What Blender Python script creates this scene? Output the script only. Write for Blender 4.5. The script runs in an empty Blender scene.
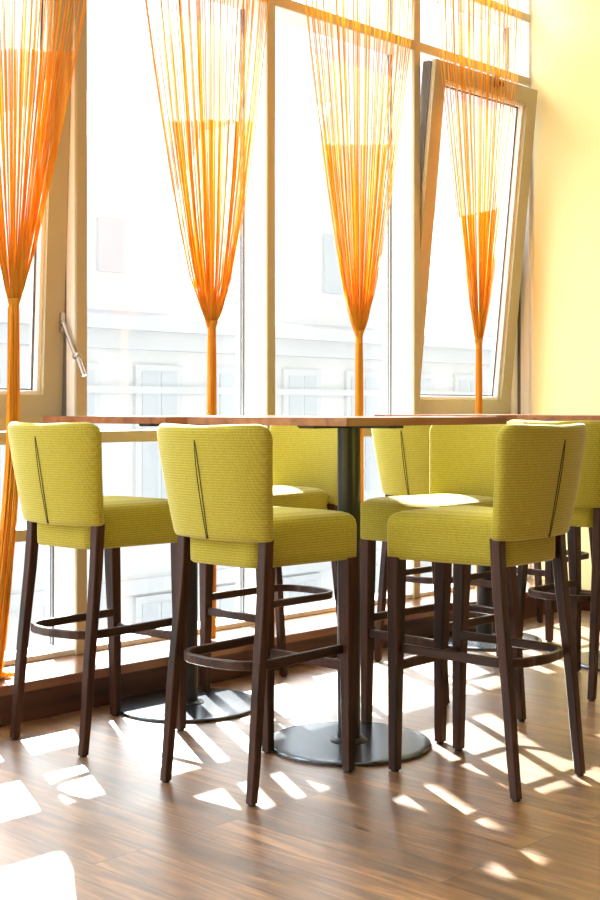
import bpy, bmesh, math, random
from mathutils import Vector, Matrix
random.seed(7)
S = bpy.context.scene
COL = S.collection
PI = math.pi

# ------------------------------------------------------------------ camera
# room frame: x runs along the window wall (away to the right), y towards the windows, camera at the origin
TH = math.radians(46.3)
cam = bpy.data.cameras.new('camera'); co = bpy.data.objects.new('camera', cam); COL.objects.link(co)
co.location = (0, 0, 1.13); co.rotation_euler = (PI/2, 0, -TH)
cam.sensor_fit = 'VERTICAL'; cam.sensor_height = 36; cam.lens = 36*1300/900
cam.shift_y = -40.5/900; cam.clip_end = 200
S.camera = co
S.view_settings.view_transform = 'Standard'; S.view_settings.look = 'None'
S.view_settings.exposure = 0.0; S.view_settings.gamma = 1; S.view_settings.use_curve_mapping = False

# ------------------------------------------------------------------ materials
def new_mat(name):
    m = bpy.data.materials.new(name); m.use_nodes = True
    nt = m.node_tree; return m, nt, nt.nodes['Principled BSDF']
def N(nt, t, **kw):
    n = nt.nodes.new(t)
    for k, v in kw.items(): setattr(n, k, v)
    return n
def simple(name, col, rough=0.5, metal=0.0, spec=0.5, var=0.0, scale=20):
    m, nt, b = new_mat(name)
    b.inputs['Base Color'].default_value = (*col, 1); b.inputs['Roughness'].default_value = rough
    b.inputs['Metallic'].default_value = metal; b.inputs['Specular IOR Level'].default_value = spec
    if var:
        tc = N(nt, 'ShaderNodeTexCoord'); nz = N(nt, 'ShaderNodeTexNoise'); nz.inputs['Scale'].default_value = scale
        nz.inputs['Detail'].default_value = 4
        nt.links.new(tc.outputs['Object'], nz.inputs['Vector'])
        mx = N(nt, 'ShaderNodeMix', data_type='RGBA')
        mx.inputs[6].default_value = (*[c*(1-var) for c in col], 1); mx.inputs[7].default_value = (*[min(1, c*(1+var)) for c in col], 1)
        nt.links.new(nz.outputs['Fac'], mx.inputs[0]); nt.links.new(mx.outputs[2], b.inputs['Base Color'])
    return m
def wood(name, dark, light, rough, axis='Z', scale=6.0, stretch=14.0, spec=0.5, coat=0.0):
    m, nt, b = new_mat(name)
    tc = N(nt, 'ShaderNodeTexCoord'); mp = N(nt, 'ShaderNodeMapping')
    sc = [scale*stretch/4]*3; sc['XYZ'.index(axis)] = scale/4
    mp.inputs['Scale'].default_value = sc
    nz = N(nt, 'ShaderNodeTexNoise'); nz.inputs['Scale'].default_value = 1.0; nz.inputs['Detail'].default_value = 6; nz.inputs['Distortion'].default_value = 0.6
    rp = N(nt, 'ShaderNodeValToRGB'); rp.color_ramp.elements[0].position = .3; rp.color_ramp.elements[1].position = .7
    rp.color_ramp.elements[0].color = (*dark, 1); rp.color_ramp.elements[1].color = (*light, 1)
    nt.links.new(tc.outputs['Object'], mp.inputs['Vector']); nt.links.new(mp.outputs['Vector'], nz.inputs['Vector'])
    nt.links.new(nz.outputs['Fac'], rp.inputs['Fac']); nt.links.new(rp.outputs['Color'], b.inputs['Base Color'])
    b.inputs['Roughness'].default_value = rough; b.inputs['Specular IOR Level'].default_value = spec
    b.inputs['Coat Weight'].default_value = coat; b.inputs['Coat Roughness'].default_value = .15
    return m

def fabric(name, base, dark):
    m, nt, b = new_mat(name)
    tc = N(nt, 'ShaderNodeTexCoord'); sp = N(nt, 'ShaderNodeSeparateXYZ'); nt.links.new(tc.outputs['Object'], sp.inputs[0])
    def math_(op, a, c):
        n = N(nt, 'ShaderNodeMath', operation=op)
        for i, v in enumerate((a, c)):
            if v is None: continue
            if isinstance(v, (int, float)): n.inputs[i].default_value = v
            else: nt.links.new(v, n.inputs[i])
        return n.outputs[0]
    nz = N(nt, 'ShaderNodeTexNoise'); nz.inputs['Scale'].default_value = 38; nz.inputs['Detail'].default_value = 3
    nt.links.new(tc.outputs['Object'], nz.inputs['Vector'])
    jit = math_('MULTIPLY', nz.outputs['Fac'], 3.2)
    rib = math_('SINE', math_('ADD', math_('MULTIPLY', sp.outputs['Z'], 2*PI/.0078), jit), None)
    rib = math_('MULTIPLY_ADD', rib, .5); nt.nodes[-1].inputs[2].default_value = .5
    hor = math_('ADD', math_('MULTIPLY', sp.outputs['X'], 1.0), sp.outputs['Y'])
    ver = math_('SINE', math_('ADD', math_('MULTIPLY', hor, 2*PI/.0066), jit), None)
    ver = math_('MULTIPLY_ADD', ver, .5); nt.nodes[-1].inputs[2].default_value = .5
    hgt = math_('ADD', math_('MULTIPLY', rib, .72), math_('MULTIPLY', ver, .28))
    n2 = N(nt, 'ShaderNodeTexNoise'); n2.inputs['Scale'].default_value = 160; n2.inputs['Detail'].default_value = 2
    nt.links.new(tc.outputs['Object'], n2.inputs['Vector'])
    fac = math_('ADD', math_('MULTIPLY', hgt, .5), math_('MULTIPLY', n2.outputs['Fac'], .55))
    mx = N(nt, 'ShaderNodeMix', data_type='RGBA'); mx.inputs[6].default_value = (*dark, 1); mx.inputs[7].default_value = (*base, 1)
    nt.links.new(fac, mx.inputs[0]); nt.links.new(mx.outputs[2], b.inputs['Base Color'])
    bp = N(nt, 'ShaderNodeBump'); bp.inputs['Strength'].default_value = .35; bp.inputs['Distance'].default_value = .0015
    nt.links.new(hgt, bp.inputs['Height']); nt.links.new(bp.outputs['Normal'], b.inputs['Normal'])
    b.inputs['Roughness'].default_value = .85; b.inputs['Specular IOR Level'].default_value = .2
    b.inputs['Sheen Weight'].default_value = .5; b.inputs['Sheen Roughness'].default_value = .4
    b.inputs['Sheen Tint'].default_value = (.95, 1, .8, 1)
    return m

def floor_mat():
    m, nt, b = new_mat('oak_planks')
    tc = N(nt, 'ShaderNodeTexCoord'); mp = N(nt, 'ShaderNodeMapping'); mp.inputs['Rotation'].default_value = (0, 0, PI/2)
    nt.links.new(tc.outputs['Object'], mp.inputs['Vector'])
    br = N(nt, 'ShaderNodeTexBrick'); br.offset = .37; br.offset_frequency = 2
    br.inputs['Scale'].default_value = 1; br.inputs['Brick Width'].default_value = 1.9; br.inputs['Row Height'].default_value = .165
    br.inputs['Mortar Size'].default_value = .0019; br.inputs['Mortar Smooth'].default_value = .1; br.inputs['Bias'].default_value = 0
    br.inputs['Color1'].default_value = (0, 0, 0, 1); br.inputs['Color2'].default_value = (1, 1, 1, 1); br.inputs['Mortar'].default_value = (.5, .5, .5, 1)
    nt.links.new(mp.outputs['Vector'], br.inputs['Vector'])
    # grain, shifted per plank
    ad = N(nt, 'ShaderNodeVectorMath', operation='MULTIPLY_ADD'); ad.inputs[1].default_value = (3.1, 5.7, 9.3)
    nt.links.new(br.outputs['Color'], ad.inputs[0]); nt.links.new(mp.outputs['Vector'], ad.inputs[2])
    m2 = N(nt, 'ShaderNodeMapping'); m2.inputs['Scale'].default_value = (1.6, 17, 1)
    nt.links.new(ad.outputs[0], m2.inputs['Vector'])
    nz = N(nt, 'ShaderNodeTexNoise'); nz.inputs['Scale'].default_value = 1.5; nz.inputs['Detail'].default_value = 7; nz.inputs['Distortion'].default_value = 1.2; nz.inputs['Roughness'].default_value = .6
    nt.links.new(m2.outputs['Vector'], nz.inputs['Vector'])
    rp = N(nt, 'ShaderNodeValToRGB'); cr = rp.color_ramp
    cr.elements[0].position = .34; cr.elements[0].color = (.06, .029, .013, 1)
    cr.elements[1].position = .66; cr.elements[1].color = (.43, .225, .08, 1)
    e = cr.elements.new(.5); e.color = (.22, .10, .034, 1)
    nt.links.new(nz.outputs['Fac'], rp.inputs['Fac'])
    # tone per plank
    tone = N(nt, 'ShaderNodeMapRange'); tone.inputs['To Min'].default_value = .72; tone.inputs['To Max'].default_value = 1.3
    nt.links.new(br.outputs['Color'], tone.inputs['Value'])
    mu = N(nt, 'ShaderNodeVectorMath', operation='SCALE'); nt.links.new(rp.outputs['Color'], mu.inputs[0]); nt.links.new(tone.outputs[0], mu.inputs['Scale'])
    # knots
    kn = N(nt, 'ShaderNodeTexVoronoi'); kn.inputs['Scale'].default_value = 1.0
    m3 = N(nt, 'ShaderNodeMapping'); m3.inputs['Scale'].default_value = (1.4, 4, 1); nt.links.new(ad.outputs[0], m3.inputs['Vector']); nt.links.new(m3.outputs[0], kn.inputs['Vector'])
    kr = N(nt, 'ShaderNodeMapRange'); kr.inputs['From Min'].default_value = .02; kr.inputs['From Max'].default_value = .1; kr.inputs['To Min'].default_value = .35; kr.inputs['To Max'].default_value = 1
    nt.links.new(kn.outputs['Distance'], kr.inputs['Value'])
    mk = N(nt, 'ShaderNodeVectorMath', operation='SCALE'); nt.links.new(mu.outputs[0], mk.inputs[0]); nt.links.new(kr.outputs[0], mk.inputs['Scale'])
    mx = N(nt, 'ShaderNodeMix', data_type='RGBA'); mx.inputs[7].default_value = (.05, .028, .015, 1)
    nt.links.new(br.outputs['Fac'], mx.inputs[0]); nt.links.new(mk.outputs[0], mx.inputs[6]); nt.links.new(mx.outputs[2], b.inputs['Base Color'])
    rr = N(nt, 'ShaderNodeMapRange'); rr.inputs['To Min'].default_value = .26; rr.inputs['To Max'].default_value = .42
    nt.links.new(nz.outputs['Fac'], rr.inputs['Value']); nt.links.new(rr.outputs[0], b.inputs['Roughness'])
    bp = N(nt, 'ShaderNodeBump'); bp.inputs['Strength'].default_value = .12; bp.inputs['Distance'].default_value = .002
    nt.links.new(nz.outputs['Fac'], bp.inputs['Height'])
    b2 = N(nt, 'ShaderNodeBump'); b2.inputs['Strength'].default_value = .5; b2.inputs['Distance'].default_value = .001; b2.invert = True
    nt.links.new(br.outputs['Fac'], b2.inputs['Height']); nt.links.new(bp.outputs[0], b2.inputs['Normal'])
    nt.links.new(b2.outputs[0], b.inputs['Normal'])
    b.inputs['Specular IOR Level'].default_value = .9; b.inputs['Coat Weight'].default_value = 1; b.inputs['Coat Roughness'].default_value = .36; b.inputs['Coat IOR'].default_value = 2.0
    return m

def glass_mat():
    m = bpy.data.materials.new('window_glass'); m.use_nodes = True; nt = m.node_tree; nt.nodes.clear()
    o = N(nt, 'ShaderNodeOutputMaterial'); mx = N(nt, 'ShaderNodeMixShader'); fr = N(nt, 'ShaderNodeFresnel'); fr.inputs[0].default_value = 1.45
    t = N(nt, 'ShaderNodeBsdfTransparent'); t.inputs[0].default_value = (.97, .985, .985, 1); g = N(nt, 'ShaderNodeBsdfGlossy'); g.inputs['Roughness'].default_value = .02
    ge = N(nt, 'ShaderNodeNewGeometry'); mr = N(nt, 'ShaderNodeMapRange'); mr.inputs['To Min'].default_value = 1.45; mr.inputs['To Max'].default_value = 1/1.45
    nt.links.new(ge.outputs['Backfacing'], mr.inputs['Value']); nt.links.new(mr.outputs[0], fr.inputs[0])   # same reflectance leaving the pane as entering it
    nt.links.new(fr.outputs[0], mx.inputs[0]); nt.links.new(t.outputs[0], mx.inputs[1]); nt.links.new(g.outputs[0], mx.inputs[2]); nt.links.new(mx.outputs[0], o.inputs[0])
    return m
def string_mat():
    m = bpy.data.materials.new('orange_string'); m.use_nodes = True; nt = m.node_tree; nt.nodes.clear()
    o = N(nt, 'ShaderNodeOutputMaterial'); mx = N(nt, 'ShaderNodeMixShader'); mx.inputs[0].default_value = .45
    d = N(nt, 'ShaderNodeBsdfDiffuse'); t = N(nt, 'ShaderNodeBsdfTranslucent')
    tc = N(nt, 'ShaderNodeTexCoord'); mp = N(nt, 'ShaderNodeMapping'); mp.inputs['Scale'].default_value = (60, 60, 1.2)
    nz = N(nt, 'ShaderNodeTexNoise'); nz.inputs['Scale'].default_value = 1.0
    nt.links.new(tc.outputs['Object'], mp.inputs[0]); nt.links.new(mp.outputs[0], nz.inputs[0])
    rp = N(nt, 'ShaderNodeValToRGB'); rp.color_ramp.elements[0].position = .35; rp.color_ramp.elements[1].position = .65
    rp.color_ramp.elements[0].color = (.82, .37, .035, 1); rp.color_ramp.elements[1].color = (1.0, .63, .12, 1)
    nt.links.new(nz.outputs['Fac'], rp.inputs['Fac'])
    nt.links.new(rp.outputs[0], d.inputs[0]); nt.links.new(rp.outputs[0], t.inputs[0])
    nt.links.new(d.outputs[0], mx.inputs[1]); nt.links.new(t.outputs[0], mx.inputs[2]); nt.links.new(mx.outputs[0], o.inputs[0])
    return m

M = dict(
    fabric=fabric('lime_weave', (.54, .475, .06), (.21, .185, .014)),
    seam=simple('seam_thread', (.05, .045, .01), .9),
    leg=wood('walnut_stain', (.012, .0045, .003), (.072, .024, .012), .38, 'Z', 8, 16, .3),
    legx=wood('walnut_stain_ring', (.014, .006, .0035), (.065, .026, .014), .36, 'X', 8, 16, .3),
    top=wood('table_veneer', (.17, .06, .028), (.34, .135, .06), .28, 'X', 6, 14),
    steel=simple('graphite_steel', (.022, .024, .027), .34, .3),
    disc=simple('brushed_disc', (.115, .135, .16), .24, .9),
    rubber=simple('black_glide', (.012, .012, .012), .6),
    floor=floor_mat(), glass=glass_mat(), string=string_mat(),
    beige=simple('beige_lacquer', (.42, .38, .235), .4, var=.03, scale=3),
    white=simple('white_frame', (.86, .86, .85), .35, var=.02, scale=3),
    gasket=simple('grey_gasket', (.12, .13, .15), .6),
    yellow=simple('yellow_plaster', (.95, .82, .42), .75, var=.04, scale=1.2),
    plaster=simple('white_plaster', (.88, .87, .84), .8, var=.02, scale=2),
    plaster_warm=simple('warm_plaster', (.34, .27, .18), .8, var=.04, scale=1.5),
    plinth=wood('plinth_mahogany', (.035, .012, .007), (.10, .032, .016), .3, 'X', 5, 18),
    sill=wood('sill_mahogany', (.14, .045, .02), (.27, .095, .045), .3, 'X', 5, 18, .6, 1.0),
    chrome=simple('brushed_steel_handle', (.55, .53, .5), .25, 1.0),
    facade=simple('pale_render', (.76, .76, .765), .9, var=.05, scale=.8),
    facade_trim=simple('stone_cornice', (.67, .68, .70), .9, var=.05, scale=1),
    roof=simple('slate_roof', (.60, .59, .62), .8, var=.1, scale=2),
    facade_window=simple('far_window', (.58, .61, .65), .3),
    street=simple('pale_paving', (.6, .6, .6), .9, var=.05, scale=.5),
)

# ------------------------------------------------------------------ mesh helpers
def obj(name, bm, mat, parent=None, smooth=False, loc=None, angle=None):
    me = bpy.data.meshes.new(name); bmesh.ops.recalc_face_normals(bm, faces=bm.faces[:]); bm.to_mesh(me); bm.free()
    me.materials.append(mat)
    if smooth or angle:
        for p in me.polygons: p.use_smooth = True
        if angle: me.set_sharp_from_angle(angle=angle)
    o = bpy.data.objects.new(name, me); COL.objects.link(o)
    if parent: o.parent = parent
    if loc: o.location = loc
    return o
def empty(name, loc=(0, 0, 0), rz=0):
    o = bpy.data.objects.new(name, None); COL.objects.link(o); o.location = loc; o.rotation_euler.z = rz
    o.empty_display_size = .1; return o
def tag(o, label=None, cat=None, group=None, kind=None):
    for k, v in (('label', label), ('category', cat), ('group', group), ('kind', kind)):
        if v: o[k] = v
    return o
def box(bm, x0, x1, y0, y1, z0, z1, bev=0.0):
    b = bmesh.new()
    v = [b.verts.new((x, y, z)) for x in (x0, x1) for y in (y0, y1) for z in (z0, z1)]
    for f in ((0, 1, 3, 2), (4, 6, 7, 5), (0, 4, 5, 1), (2, 3, 7, 6), (0, 2, 6, 4), (1, 5, 7, 3)): b.faces.new([v[i] for i in f])
    if bev: bmesh.ops.bevel(b, geom=b.edges[:], offset=bev, segments=2, affect='EDGES')
    merge(bm, b); return bm
def merge(bm, b, mat=None):
    mp = {}
    for v in b.verts: mp[v] = bm.verts.new(mat @ v.co if mat else v.co)
    for f in b.faces:
        try: bm.faces.new([mp[v] for v in f.verts])
        except ValueError: pass
    b.free()
def loops(bm, rings, cap0=True, cap1=True, closed=True):
    R = [[bm.verts.new(p) for p in r] for r in rings]; n = len(R[0])
    for a, b in zip(R, R[1:]):
        for i in range(n if closed else n-1):
            j = (i+1) % n; bm.faces.new((a[i], a[j], b[j], b[i]))
    if cap0: bm.faces.new(R[0][::-1])
    if cap1: bm.faces.new(R[-1])
    return R
def tube(bm, pts, r, n=8, caps=True):
    pts = [Vector(p) for p in pts]; rings = []
    rr = r if isinstance(r, (list, tuple)) else [r]*len(pts)
    t0 = (pts[1]-pts[0]).normalized(); ref = Vector((0, 0, 1)) if abs(t0.z) < .9 else Vector((1, 0, 0))
    for i, p in enumerate(pts):
        t = (pts[min(i+1, len(pts)-1)]-pts[max(i-1, 0)]).normalized()
        a = t.cross(ref).normalized(); b = t.cross(a).normalized()
        rings.append([p+(a*math.cos(2*PI*k/n)+b*math.sin(2*PI*k/n))*rr[i] for k in range(n)])
    loops(bm, rings, caps, caps); return bm
def lathe(bm, prof, n=48, c=(0, 0)):
    rings = [[(c[0]+r*math.cos(2*PI*k/n), c[1]+r*math.sin(2*PI*k/n), z) for k in range(n)] for r, z in prof]
    loops(bm, rings, True, True); return bm
def rounded_outline(xr, xf, wr, wf, rr, rf, inset=0, n=7):
    """rounded trapezoid: rear edge at xr half-width wr, front edge at xf half-width wf"""
    xr += inset; xf -= inset; wr -= inset; wf -= inset
    rr = max(rr-inset*.6, .004); rf = max(rf-inset*.6, .004)
    corners = [((xf, -wf), rf), ((xf, wf), rf), ((xr, wr), rr), ((xr, -wr), rr)]
    out = []
    for i, (c, r) in enumerate(corners):
        c = Vector(c); p = Vector(corners[i-1][0]); q = Vector(corners[(i+1) % 4][0])
        a = (p-c).normalized(); b = (q-c).normalized(); ang = a.angle(b); d = r/math.tan(ang/2)
        cen = c+(a+b).normalized()*(r/math.sin(ang/2))
        s = c+a*d-cen; e = c+b*d-cen; a0 = math.atan2(s.y, s.x); a1 = math.atan2(e.y, e.x)
        while a1 < a0: a1 += 2*PI
        for k in range(n+1):
            t = a0+(a1-a0)*k/n; out.append((cen.x+r*math.cos(t), cen.y+r*math.sin(t)))
    return out

# ------------------------------------------------------------------ bar stool (local +x is the front)
def seat_bm():
    bm = bmesh.new(); rings = []
    for z, ins in ((.664, .020), (.6655, .008), (.672, .001), (.70, 0), (.73, 0), (.770, .0), (.788, .004), (.799, .012), (.806, .024), (.811, .042), (.815, .07), (.817, .11), (.8178, .14)):
        o = rounded_outline(-.176, .248, .150, .203, .055, .028, ins)
        rings.append([(x, y, z + (0 if z < .78 else .004*(1-(y/.2)**2))) for x, y in o])
    loops(bm, rings); return bm
PZ0, PZ1 = .746, 1.089
def panel_params(t):
    w = .194+.04*t**.9
    xr = -.226-.062*t-.004*math.sin(PI*t)     # rear face on the centre line
    sag = .038+.016*t
    return w, xr, sag
def panel_bm():
    bm = bmesh.new(); n = 72; rings = []
    H = PZ1-PZ0; rc = .05
    ts = [0, .004, .015, .04] + [.04+(.84-.04)*i/14 for i in range(1, 15)] + [.87, .90, .925, .947, .965, .98, .99, .996, 1.0]
    for t in ts:
        w, xr, sag = panel_params(t); th = .058
        z = PZ0+H*t
        db = (z-PZ0)
        if db < .012: k = 1-db/.012; w -= .012*(1-math.sqrt(max(0, 1-k*k))); e = .012*(1-math.sqrt(max(0, 1-k*k)))
        else: e = 0
        dt = PZ1-z
        if dt < rc: k = 1-dt/rc; w -= rc*(1-math.sqrt(max(0, 1-k*k)))*.9
        if dt < .022: k = 1-dt/.022; e = .024*(1-math.sqrt(max(0, 1-k*k)))
        half = th/2-e
        ring = []
        for i in range(n):
            a = 2*PI*i/n; ca, sa = math.cos(a), math.sin(a)
            # superellipse: across = y, through = x
            yy = math.copysign(abs(ca)**(2/9), ca); xx = math.copysign(abs(sa)**(2/3.2), sa)
            y = yy*w; s = y/panel_params(t)[0]
            dip = -.006*math.exp(-(y/.12)**2)*max(0, (t-.8)/.2) if t > .8 else 0
            x = xr+th/2+sag*abs(s)**1.75+xx*half*(1-.15*abs(s)**4)
            ring.append((x, y, z+dip))
        rings.append(ring)
    R = loops(bm, rings, False, False)
    for ring in (R[0], R[-1]):
        h = n//2
        for i in range(h):
            j = (n-i) % n; i2 = i+1; j2 = n-i2
            vs = []
            for q in (i, i2, j2, j):
                if ring[q % n] not in vs: vs.append(ring[q % n])
            if len(vs) >= 3: bm.faces.new(vs)
    return bm
def seam_bm():
    bm = bmesh.new()
    for s in (-1, 1):
        pts = []
        for i in range(15):
            t = .86-.85*i/14
            w, xr, sag = panel_params(t)
            y = s*(.0005+.0046*math.sin(PI*min(1, (i/14)**.7)*.93)+.0008*(i/14))
            pts.append((xr+.0004, y, PZ0+(PZ1-PZ0)*t))
        tube(bm, pts, .0019, 6)
    return bm
def sweep_rect(path, bev=.003):
    """path: (x, y, z, size_x, size_y)"""
    bm = bmesh.new(); rings = []
    for x, y, z, a, b in path:
        a /= 2; b /= 2; c = bev
        rings.append([(x+px, y+py, z) for px, py in ((a-c, -b), (a, -b+c), (a, b-c), (a-c, b), (-a+c, b), (-a, b-c), (-a, -b+c), (-a+c, -b))])
    loops(bm, rings); return bm
def ring_path(hw, xf, xr, r, n=10):
    """U path, open to the front"""
    p = [(xf, -hw), (.08, -hw), (xr+r, -hw)]
    p += [(xr+r-r*math.sin(PI/2*k/n), -hw+r-r*math.cos(PI/2*k/n)) for k in range(1, n+1)]
    m = [(x, -y) for x, y in p[::-1]]
    # bow the rear edge a little
    mid = [(xr-.008*(1-(y/(hw-r))**2), y) for y in [(-1+2*k/8)*(hw-r) for k in range(1, 8)]]
    return p+mid+m
def strip_ring(z, h, th):
    bm = bmesh.new(); P = ring_path(.158, .205, -.212, .095); rings = []
    for i, (x, y) in enumerate(P):
        a = Vector(P[max(i-1, 0)]); b = Vector(P[min(i+1, len(P)-1)]); t = (b-a).normalized(); nrm = Vector((t.y, -t.x))
        zz = z
        c = .003
        prof = ((-th/2+c, -h/2), (th/2-c, -h/2), (th/2, -h/2+c), (th/2, h/2-c), (th/2-c, h/2), (-th/2+c, h/2), (-th/2, h/2-c), (-th/2, -h/2+c))
        rings.append([(x+nrm.x*u, y+nrm.y*u, zz+v) for u, v in prof])
    loops(bm, rings); return bm
def copy_tree(o, parent=None):
    c = o.copy(); COL.objects.link(c); c.parent = parent
    for ch in list(o.children): copy_tree(ch, c)
    return c
def make_stool():
    r = empty('bar_stool')
    obj('seat', seat_bm(), M['fabric'], r, smooth=True)
    p = obj('backrest', panel_bm(), M['fabric'], r, smooth=True)
    obj('seam', seam_bm(), M['seam'], p, smooth=True)
    for s in (-1, 1):
        path = [(-.226, .178*s, .006, .027, .027), (-.214, .1775*s, .12, .029, .029), (-.198, .1755*s, .30, .031, .031),
                (-.180, .1725*s, .46, .033, .032), (-.166, .170*s, .58, .035, .033), (-.158, .168*s, .68, .036, .033), (-.154, .168*s, .752, .036, .033)]
        l = obj('leg', sweep_rect(path), M['leg'], r)
        g = bmesh.new(); lathe(g, [(.011, 0), (.012, .002), (.012, .008)], 16, (-.226, .178*s)); obj('glide', g, M['rubber'], l)
        path = [(.226, .170*s, .006, .031, .031), (.2225, .1705*s, .30, .037, .037), (.2165, .174*s, .55, .043, .045), (.214, .1755*s, .672, .045, .047)]
        l = obj('leg', sweep_rect(path), M['leg'], r)
        g = bmesh.new(); lathe(g, [(.012, 0), (.013, .002), (.013, .008)], 16, (.226, .170*s)); obj('glide', g, M['rubber'], l)
    obj('foot_ring', strip_ring(.385, .028, .017), M['legx'], r)
    b = bmesh.new(); box(b, .213, .231, -.158, .158, .315, .345, .003); obj('stretcher', b, M['leg'], r)
    return r
GR = 'lime upholstered bar stools around the high tables'
STOOLS = [
    (2.805, 2.853, 0.05, 'lime bar stool left of the near table, backrest towards the viewer, left foreground'),
    (3.319, 2.372, PI/2+.02, 'lime bar stool in the right foreground facing the windows, dark seam on its back'),
    (2.785, 3.625, 0.065, 'yellow-green bar stool at far left beside the curtain that trails on the sill'),
    (3.70, 3.67, PI, 'bar stool facing left at the window table, half hidden behind the left foreground stool'),
    (3.750, 2.866, PI-.035, 'bar stool facing left with sunlit seat, right behind the right foreground stool'),
    (4.685, 3.60, 0.0, 'pale green bar stool by the windows, its seamed back seen behind the sunlit seat'),
    (4.655, 2.845, 0.0, 'green bar stool cut by the right picture edge, back towards the viewer'),
    (5.64, 3.665, PI, 'farthest bar stool near the yellow wall, only its dark legs and rails showing'),
]
proto = make_stool()
for i, (x, y, a, lab) in enumerate(STOOLS):
    o = proto if i == 0 else copy_tree(proto)
    o.location = (x, y, 0); o.rotation_euler.z = a
    tag(o, lab, 'bar stool', GR)

# ------------------------------------------------------------------ high tables
def make_table():
    r = empty('bar_table')
    b = bmesh.new(); box(b, -.411, .411, -.357, .357, 1.080, 1.105, .0022); obj('tabletop', b, M['top'], r)
    b = bmesh.new(); box(b, -.21, .21, -.035, .035, 1.068, 1.080, .002); box(b, -.035, .035, -.21, .21, 1.068, 1.0795, .002)
    obj('support_bracket', b, M['steel'], r)
    b = bmesh.new(); lathe(b, [(.039, .015), (.039, 1.073)], 40); obj('pole', b, M['steel'], r, angle=.6)
    b = bmesh.new(); lathe(b, [(.270, .0), (.276, .002), (.277, .009), (.274, .013), (.262, .0148), (.25, .0152)], 96)
    d = obj('base_plate', b, M['disc'], r, angle=.7)
    b = bmesh.new(); lathe(b, [(.062, .015), (.062, .018), (.052, .024), (.041, .027)], 40); obj('collar', b, M['steel'], d, angle=.6)
    return r
TG = 'square bar tables on round pedestals'
TABLES = [
    (3.285, 2.911, 'wooden bar table nearest the viewer on a black post and round base'),
    (3.285, 3.732, 'bar table at left by the windows, its base behind the left foreground stool'),
    (5.21, 3.732, 'far bar table by the windows, its post seen under the right foreground stool'),
    (5.21, 2.911, 'bar table cut by the right picture edge before the yellow wall'),
]
pt = make_table()
for i, (x, y, lab) in enumerate(TABLES):
    o = pt if i == 0 else copy_tree(pt)
    o.location = (x, y, 0); tag(o, lab, 'table', TG)

# ------------------------------------------------------------------ room shell
XL, XR, YF, YB, HC = -2.2, 6.40, -2.6, 4.24, 4.15
def struct(name, bm, mat, **k): return tag(obj(name, bm, mat, **k), kind='structure')
b = bmesh.new(); box(b, XL, XR, YF, 4.5, -.12, 0); struct('floor', b, M['floor'])
b = bmesh.new(); box(b, XL, XR+.2, YF, 4.5, HC, HC+.12); struct('ceiling', b, M['plaster'])
b = bmesh.new(); box(b, XR, XR+.2, YF, YB, 0, HC); struct('wall_right', b, M['yellow'])
b = bmesh.new(); box(b, XR, XR+.2, YB, 4.5, 0, HC); struct('trim_1', b, M['plaster'])  # window reveal
b = bmesh.new(); box(b, XL-.15, XL, YF, 1.2, 0, HC); struct('added_wall_left', b, M['plaster_warm'])      # unseen part wall, added to cut sky fill from behind left
b = bmesh.new(); box(b, XL, XR+.2, YF-.15, YF, 0, HC); struct('added_wall_front', b, M['plaster_warm'])  # unseen wall added behind the camera to block sky fill
b = bmesh.new(); box(b, XR-.016, XR, YF, 3.965, 0, .115, .003); struct('baseboard_right', b, M['plinth'])
b = bmesh.new(); box(b, XL, XR, 3.968, 4.44, 0, .112); struct('baseboard_back', b, M['plinth'])
b = bmesh.new(); box(b, XL, XR, 3.950, 4.44, .112, .147, .003); struct('trim_2', b, M['sill'])

MX = [3.17+1.077*k for k in range(-5, 4)]; MX[-1] = XR
YG = 4.40                                                     # glass plane
W0, W1 = .147, HC
n = 3
for i, x in enumerate(MX):
    last = x == XR
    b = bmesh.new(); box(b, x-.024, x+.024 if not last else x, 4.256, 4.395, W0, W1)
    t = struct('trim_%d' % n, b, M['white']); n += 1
    if not last:
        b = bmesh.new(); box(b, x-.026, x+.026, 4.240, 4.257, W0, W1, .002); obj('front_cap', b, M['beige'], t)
    b = bmesh.new()
    for y0 in (4.395, 4.412): box(b, x-.030, x+.030 if not last else x, y0, y0+.009, W0, W1)
    obj('gasket', b, M['gasket'], t)
    b = bmesh.new(); box(b, x-.026, x+.026 if not last else x, 4.418, 4.45, W0, W1); box(b, x-.026, x+.026 if not last else x, 4.404, 4.412, W0, W1); obj('outer_profile', b, M['white'], t)

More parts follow.
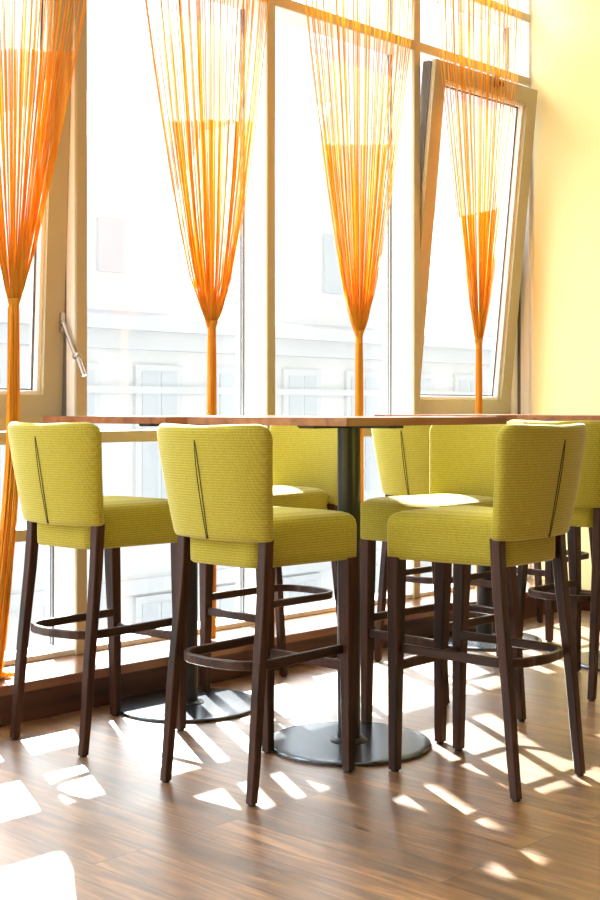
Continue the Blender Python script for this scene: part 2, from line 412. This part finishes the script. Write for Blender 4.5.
def rail(parent, x0, x1, z0, z1):
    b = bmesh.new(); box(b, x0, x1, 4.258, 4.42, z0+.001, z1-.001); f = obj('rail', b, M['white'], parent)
    if z0 < .3: return
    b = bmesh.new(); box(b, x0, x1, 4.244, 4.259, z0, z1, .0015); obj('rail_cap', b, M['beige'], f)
def pane(parent, x0, x1, z0, z1, name='glass_pane'):
    b = bmesh.new(); box(b, x0, x1, YG-.003, YG+.003, z0, z1); return obj(name, b, M['glass'], parent)
RAILS = [3.028, 3.395]
def sash(parent, x0, x1, z0, z1, tilt, handle, hy=4.415):
    """tilting casement, hinged at its bottom edge and leaning into the room"""
    e = empty('sash', ((x0+x1)/2, hy, z0)); e.parent = parent; e.rotation_euler.x = tilt
    w = (x1-x0)/2; h = z1-z0; fw = .092; d0, d1 = -.075, -.005
    def L(nm, bm, mat): return obj(nm, bm, mat, e)
    b = bmesh.new()
    # mitred front face frame
    def frame(b, w_, za, zb, fw_, y0, y1):
        o = [(-w_, za), (w_, za), (w_, zb), (-w_, zb)]; q = [(-w_+fw_, za+fw_), (w_-fw_, za+fw_), (w_-fw_, zb-fw_), (-w_+fw_, zb-fw_)]
        V = [[b.verts.new((x, y, z)) for x, z in pts] for y in (y0, y1) for pts in (o, q)]
        for k in range(4):
            m = (k+1) % 4
            b.faces.new((V[0][k], V[0][m], V[1][m], V[1][k])); b.faces.new((V[2][k], V[3][k], V[3][m], V[2][m]))
            b.faces.new((V[0][k], V[2][k], V[2][m], V[0][m])); b.faces.new((V[1][k], V[1][m], V[3][m], V[3][k]))
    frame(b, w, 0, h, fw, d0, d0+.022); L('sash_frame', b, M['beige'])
    b = bmesh.new(); frame(b, w-.006, .006, h-.006, fw-.006+.016, d0+.022, d0+.05); L('glazing_bead', b, M['white'])
    b = bmesh.new(); frame(b, w-.004, .004, h-.004, fw+.020, d0+.0505, d0+.056); L('gasket', b, M['gasket'])
    b = bmesh.new(); frame(b, w-.004, .004, h-.004, fw+.004, d0+.056, d0+.088); L('outer_frame', b, M['white'])
    b = bmesh.new(); box(b, -w+fw, w-fw, d0+.057, d0+.063, fw, h-fw); L('sash_pane', b, M['glass'])
    b = bmesh.new()
    for sx in (-1, 1): box(b, min(sx*w, sx*(w+.003)), max(sx*w, sx*(w+.003)), d0+.028, d0+.083, .01, h-.01)
    L('edge_hardware', b, M['gasket'])
    if handle == 'lever':
        # two-piece stay lever swinging off the right stile
        b = bmesh.new(); box(b, w-.026, w-.002, d0-.012, d0+.001, .345, .425, .003); tube(b, [(w-.018, d0-.02, .385), (w-.018, d0, .385)], .009, 12)
        a = Vector((w-.018, d0-.020, .385)); m_ = Vector((w-.004, d0-.090, .250)); z = Vector((w+.002, d0-.130, .175))
        tube(b, [a, m_], .0085, 8); tube(b, [m_-(m_-a)*.10+Vector((0, -.010, 0)), z+Vector((0, -.01, 0))], .0105, 8); tube(b, [m_+Vector((0, -.02, 0)), m_+Vector((0, .006, 0))], .013, 12)
        L('stay_lever', b, M['chrome'])
    else:
        b = bmesh.new(); box(b, .045, .075, d0-.018, d0+.001, h-.055, h+.012, .003); box(b, .02, .105, d0-.03, d0-.016, h-.045, h-.022, .003)
        L('latch', b, M['gasket'])
    return e
wn = 1
for i in range(len(MX)-1):
    x0, x1 = MX[i]+.024, MX[i+1]-.024
    w = tag(empty('window_%d' % wn, ((x0+x1)/2*0, 0, 0)), kind='structure'); wn += 1
    tilted = i in (4, 7)
    zs = [W0] + [RAILS[0]-.0, ] 
    rail(w, x0, x1, 3.005, 3.052); rail(w, x0, x1, 3.375, 3.42); rail(w, x0, x1, W0, W0+.022); rail(w, x0, x1, .995, 1.042)
    pane(w, x0, x1, 3.052, 3.375); pane(w, x0, x1, 3.42, W1)
    if tilted:
        if i == 4: rail(w, x0, x1, .62, .665)
        pane(w, x0, x1, W0+.022, .62 if i == 4 else .995)
        if i == 4: pane(w, x0, x1, .665, .995)
        rail(w, x0, x1, 1.050, 1.098)
        if i == 7:                                            # broader fixed jamb next to the wall
            b = bmesh.new(); box(b, x1-.066, x1+.024, 4.33, 4.42, 1.098, 3.005); obj('jamb', b, M['plaster'], w)
            sash(w, x0+.012, x1-.074, 1.10, 2.968, math.radians(6.0), 'latch')
        else:
            sash(w, x0+.006, x1-.004, 1.10, 3.0, math.radians(2.7), 'lever')
        b = bmesh.new()
        for xx in (x0, x1-.004): box(b, xx, xx+.004, 4.312, 4.352, 1.10, 3.005)
        obj('rebate_seal', b, M['gasket'], w)
    else:
        pane(w, x0, x1, W0+.022, .995); pane(w, x0, x1, 1.042, 3.005)

# ------------------------------------------------------------------ string curtains
def make_curtain(cx, cy, seed, tail_dx, lab, zband, wtop, lean=0.0, trail=False, p=.7):
    rnd = random.Random(seed)
    r = empty('string_curtain', (cx, cy, .147))
    zt, zr = (1.507 if trail else 1.474)-.147, 4.10-.147
    def strand(b, u, y0, ztop, rad):
        pts = []; n_ = 12
        for k in range(n_+1):
            z = zt+(ztop-zt)*k/n_
            f = (z-zt)/(zr-zt)
            sp = wtop*.5*((min(f, .6)/.6)**p+max(0, f-.6)*.3)*min(1, f/.03)
            pts.append((u*(sp+.016)+lean*f+.004*math.sin(5*f*PI+u*9)*f, y0*(.25+f), z))
        tube(b, pts, rad, 3, False)
    b = bmesh.new()
    for k in range(58):
        u = -1+2*(k+.5+rnd.uniform(-.42, .42))/58
        if abs(u) > .8 and rnd.random() < .3: u = math.copysign(.97, u)+rnd.uniform(-.03, .03)
        y0 = rnd.uniform(-.03, .03); rad = rnd.uniform(.0016, .0026)
        strand(b, u, y0, zr, rad)
        if rnd.random() < .45: strand(b, u+rnd.uniform(.006, .03), y0+.003, zr, rad*.8)   # strands cling together in pairs
    tag(obj('strings', b, M['string'], r), kind='stuff')
    b = bmesh.new()
    for k in range(78):                                        # short strands from mid height, added to imitate the curtain's reflection in the glass
        u = -1+2*(k+rnd.random())/78
        strand(b, u*.93, rnd.uniform(-.02, .02), zband-.147+.04*u+rnd.uniform(-.006, .006), rnd.uniform(.0017, .0026))
    tag(obj('reflection_strings', b, M['string'], r), kind='stuff')
    # knot
    b = bmesh.new(); rings = []
    for z, s in ((zt+.035, .026), (zt+.015, .020), (zt, .0175), (zt-.012, .0175), (zt-.03, .019)):
        rings.append([(s*math.cos(2*PI*k/20)*(1+.07*math.cos(k*3)), s*.8*math.sin(2*PI*k/20), z) for k in range(20)])
    loops(b, rings); obj('tie', b, M['string'], r, smooth=True)
    # hanging tail of gathered strings
    b = bmesh.new()
    for k in range(64):
        a = rnd.random()*2*PI; q = math.sqrt(rnd.random())
        px, py = q*math.cos(a), q*math.sin(a); pts = []
        for j in range(13):
            f = j/12; z = zt*(1-f)+.006
            s = .0165+.006*math.sin(PI*f)
            bend = tail_dx*f**2
            if trail:
                s = .019+.018*f+.02*max(0, f-.7)
                bend = tail_dx*max(0, f-.35)**1.5*1.9
            pts.append((px*s+bend+.002*math.sin(7*f+k), py*s*.8, z))
        if trail:
            e = pts[-1]; ang = rnd.uniform(-.5, 1.1)
            pts += [(e[0]+.03*math.cos(ang), e[1]-.03*rnd.random(), .005+.012*rnd.random()), (e[0]+.07*math.cos(ang)*rnd.random(), e[1]-.06*rnd.random(), .006+.012*rnd.random())]
        tube(b, pts, .0029, 4)
    tag(obj('tail', b, M['string'], r), kind='stuff')
    tag(r, lab, 'curtain', 'tied orange string curtains at the windows')
make_curtain(2.752, 4.10, 3, -.10, 'orange string curtain at the left picture edge, tail trailing onto the sill', 2.47, .69, .08, True, .82)
make_curtain(3.746, 4.10, 5, 0, 'orange string curtain hanging above the left table, second from the left', 2.36, .72, -.03, False, .64)
make_curtain(4.70, 4.10, 8, 0, 'orange string curtain hanging right behind the near black table post', 2.40, .77, .0)
make_curtain(5.67, 4.10, 11, 0, 'orange string curtain before the tilted window beside the yellow wall', 2.18, .65, .02, False, .82)

# ------------------------------------------------------------------ across the street
D = 14.0
h = empty('town_house', (6, D, -6)); tag(h, 'pale town house with cornice and gabled roof across the street, seen through the windows', 'building')
def hp(name, bm, mat, parent=h): o = obj(name, bm, mat, parent); o.location = (-6, -D, 6); return o
b = bmesh.new(); box(b, -14, 40, D, D+8, -6, 2.2); hp('wall', b, M['facade'])
b = bmesh.new(); box(b, -14.3, 40.3, D-.35, D, 2.2, 2.38); box(b, -14.2, 40.2, D-.2, D, 1.95, 2.2); box(b, -14.2, 40.2, D-.10, D, 1.35, 1.45); box(b, -14.2, 40.2, D-.12, D, -1.4, -1.2)
hp('cornice', b, M['facade_trim'])
b = bmesh.new()
loops(b, [[(x, D-.25, 2.38), (x, D+8.2, 2.38), (x, D+5, 3.9)] for x in (-14.3, 40.3)]); hp('roof', b, M['roof'])
for xw in [3.05+1.45*k for k in range(13)]:
    for zw in (.6, -2.6):
        b = bmesh.new(); box(b, xw-.42, xw+.42, D-.06, D+.02, zw-.95, zw+1.15)
        f = hp('house_window', b, M['facade_trim'])
        b = bmesh.new(); box(b, xw-.31, xw-.03, D-.075, D-.05, zw-.8, zw+1.05); box(b, xw+.03, xw+.31, D-.075, D-.05, zw-.8, zw+1.05)
        obj('far_pane', b, M['facade_window'], f)
for xg, wg, hg in ((11.0, 1.1, 3.2), (15.5, 1.3, 3.7), (4, 1.3, 2.4), (21, 1.5, 2.6)):
    b = bmesh.new()
    loops(b, [[(xg-wg, y, 2.38), (xg+wg, y, 2.38), (xg+wg*.8, y, 2.38+hg*.55), (xg+wg*.35, y, 2.38+hg*.75), (xg, y, 2.38+hg), (xg-wg*.35, y, 2.38+hg*.75), (xg-wg*.8, y, 2.38+hg*.55)] for y in (D+.1, D+3.2)])
    g = hp('gable', b, M['facade'])
    b = bmesh.new(); box(b, xg-.22, xg+.22, D+.04, D+.12, 3.0, 2.38+hg*.42); obj('gable_window', b, M['facade_window'], g)
b = bmesh.new(); box(b, -40, 60, 4.7, 60, -6.1, -6); tag(obj('street', b, M['street']), kind='structure')

# ------------------------------------------------------------------ light
w = bpy.data.worlds.new('daylight'); S.world = w; w.use_nodes = True; nt = w.node_tree
bg = nt.nodes['Background']; bg.inputs[0].default_value = (.92, .965, 1.0, 1)
# the sky is far brighter on the sun's side than on the side away from it
tc = N(nt, 'ShaderNodeTexCoord'); sp = N(nt, 'ShaderNodeSeparateXYZ'); nt.links.new(tc.outputs['Generated'], sp.inputs[0])
def ramp(src, a, b_, lo, hi):
    m = N(nt, 'ShaderNodeMapRange'); m.interpolation_type = 'SMOOTHSTEP'
    for k, v in (('From Min', a), ('From Max', b_), ('To Min', lo), ('To Max', hi)): m.inputs[k].default_value = v
    nt.links.new(src, m.inputs['Value']); return m.outputs[0]
side = ramp(sp.outputs['Y'], -.15, .45, 0, 1)                 # 0 away from the sun, 1 towards it
high = ramp(sp.outputs['Z'], .24, .48, 1.45, 11.0)              # hazy horizon, brighter higher up near the sun
mf = N(nt, 'ShaderNodeMix', data_type='FLOAT'); mf.inputs[2].default_value = 1.45
nt.links.new(side, mf.inputs[0]); nt.links.new(high, mf.inputs[3]); nt.links.new(mf.outputs[0], bg.inputs[1])
sun = bpy.data.lights.new('sun', 'SUN'); sun.energy = 38; sun.angle = math.radians(.9); sun.color = (1, .95, .86)
so = bpy.data.objects.new('sun', sun); COL.objects.link(so); so.location = (8, 12, 8)
dirv = Vector((-.48, -.88, -.65)).normalized()
so.rotation_euler = dirv.to_track_quat('-Z', 'Y').to_euler()
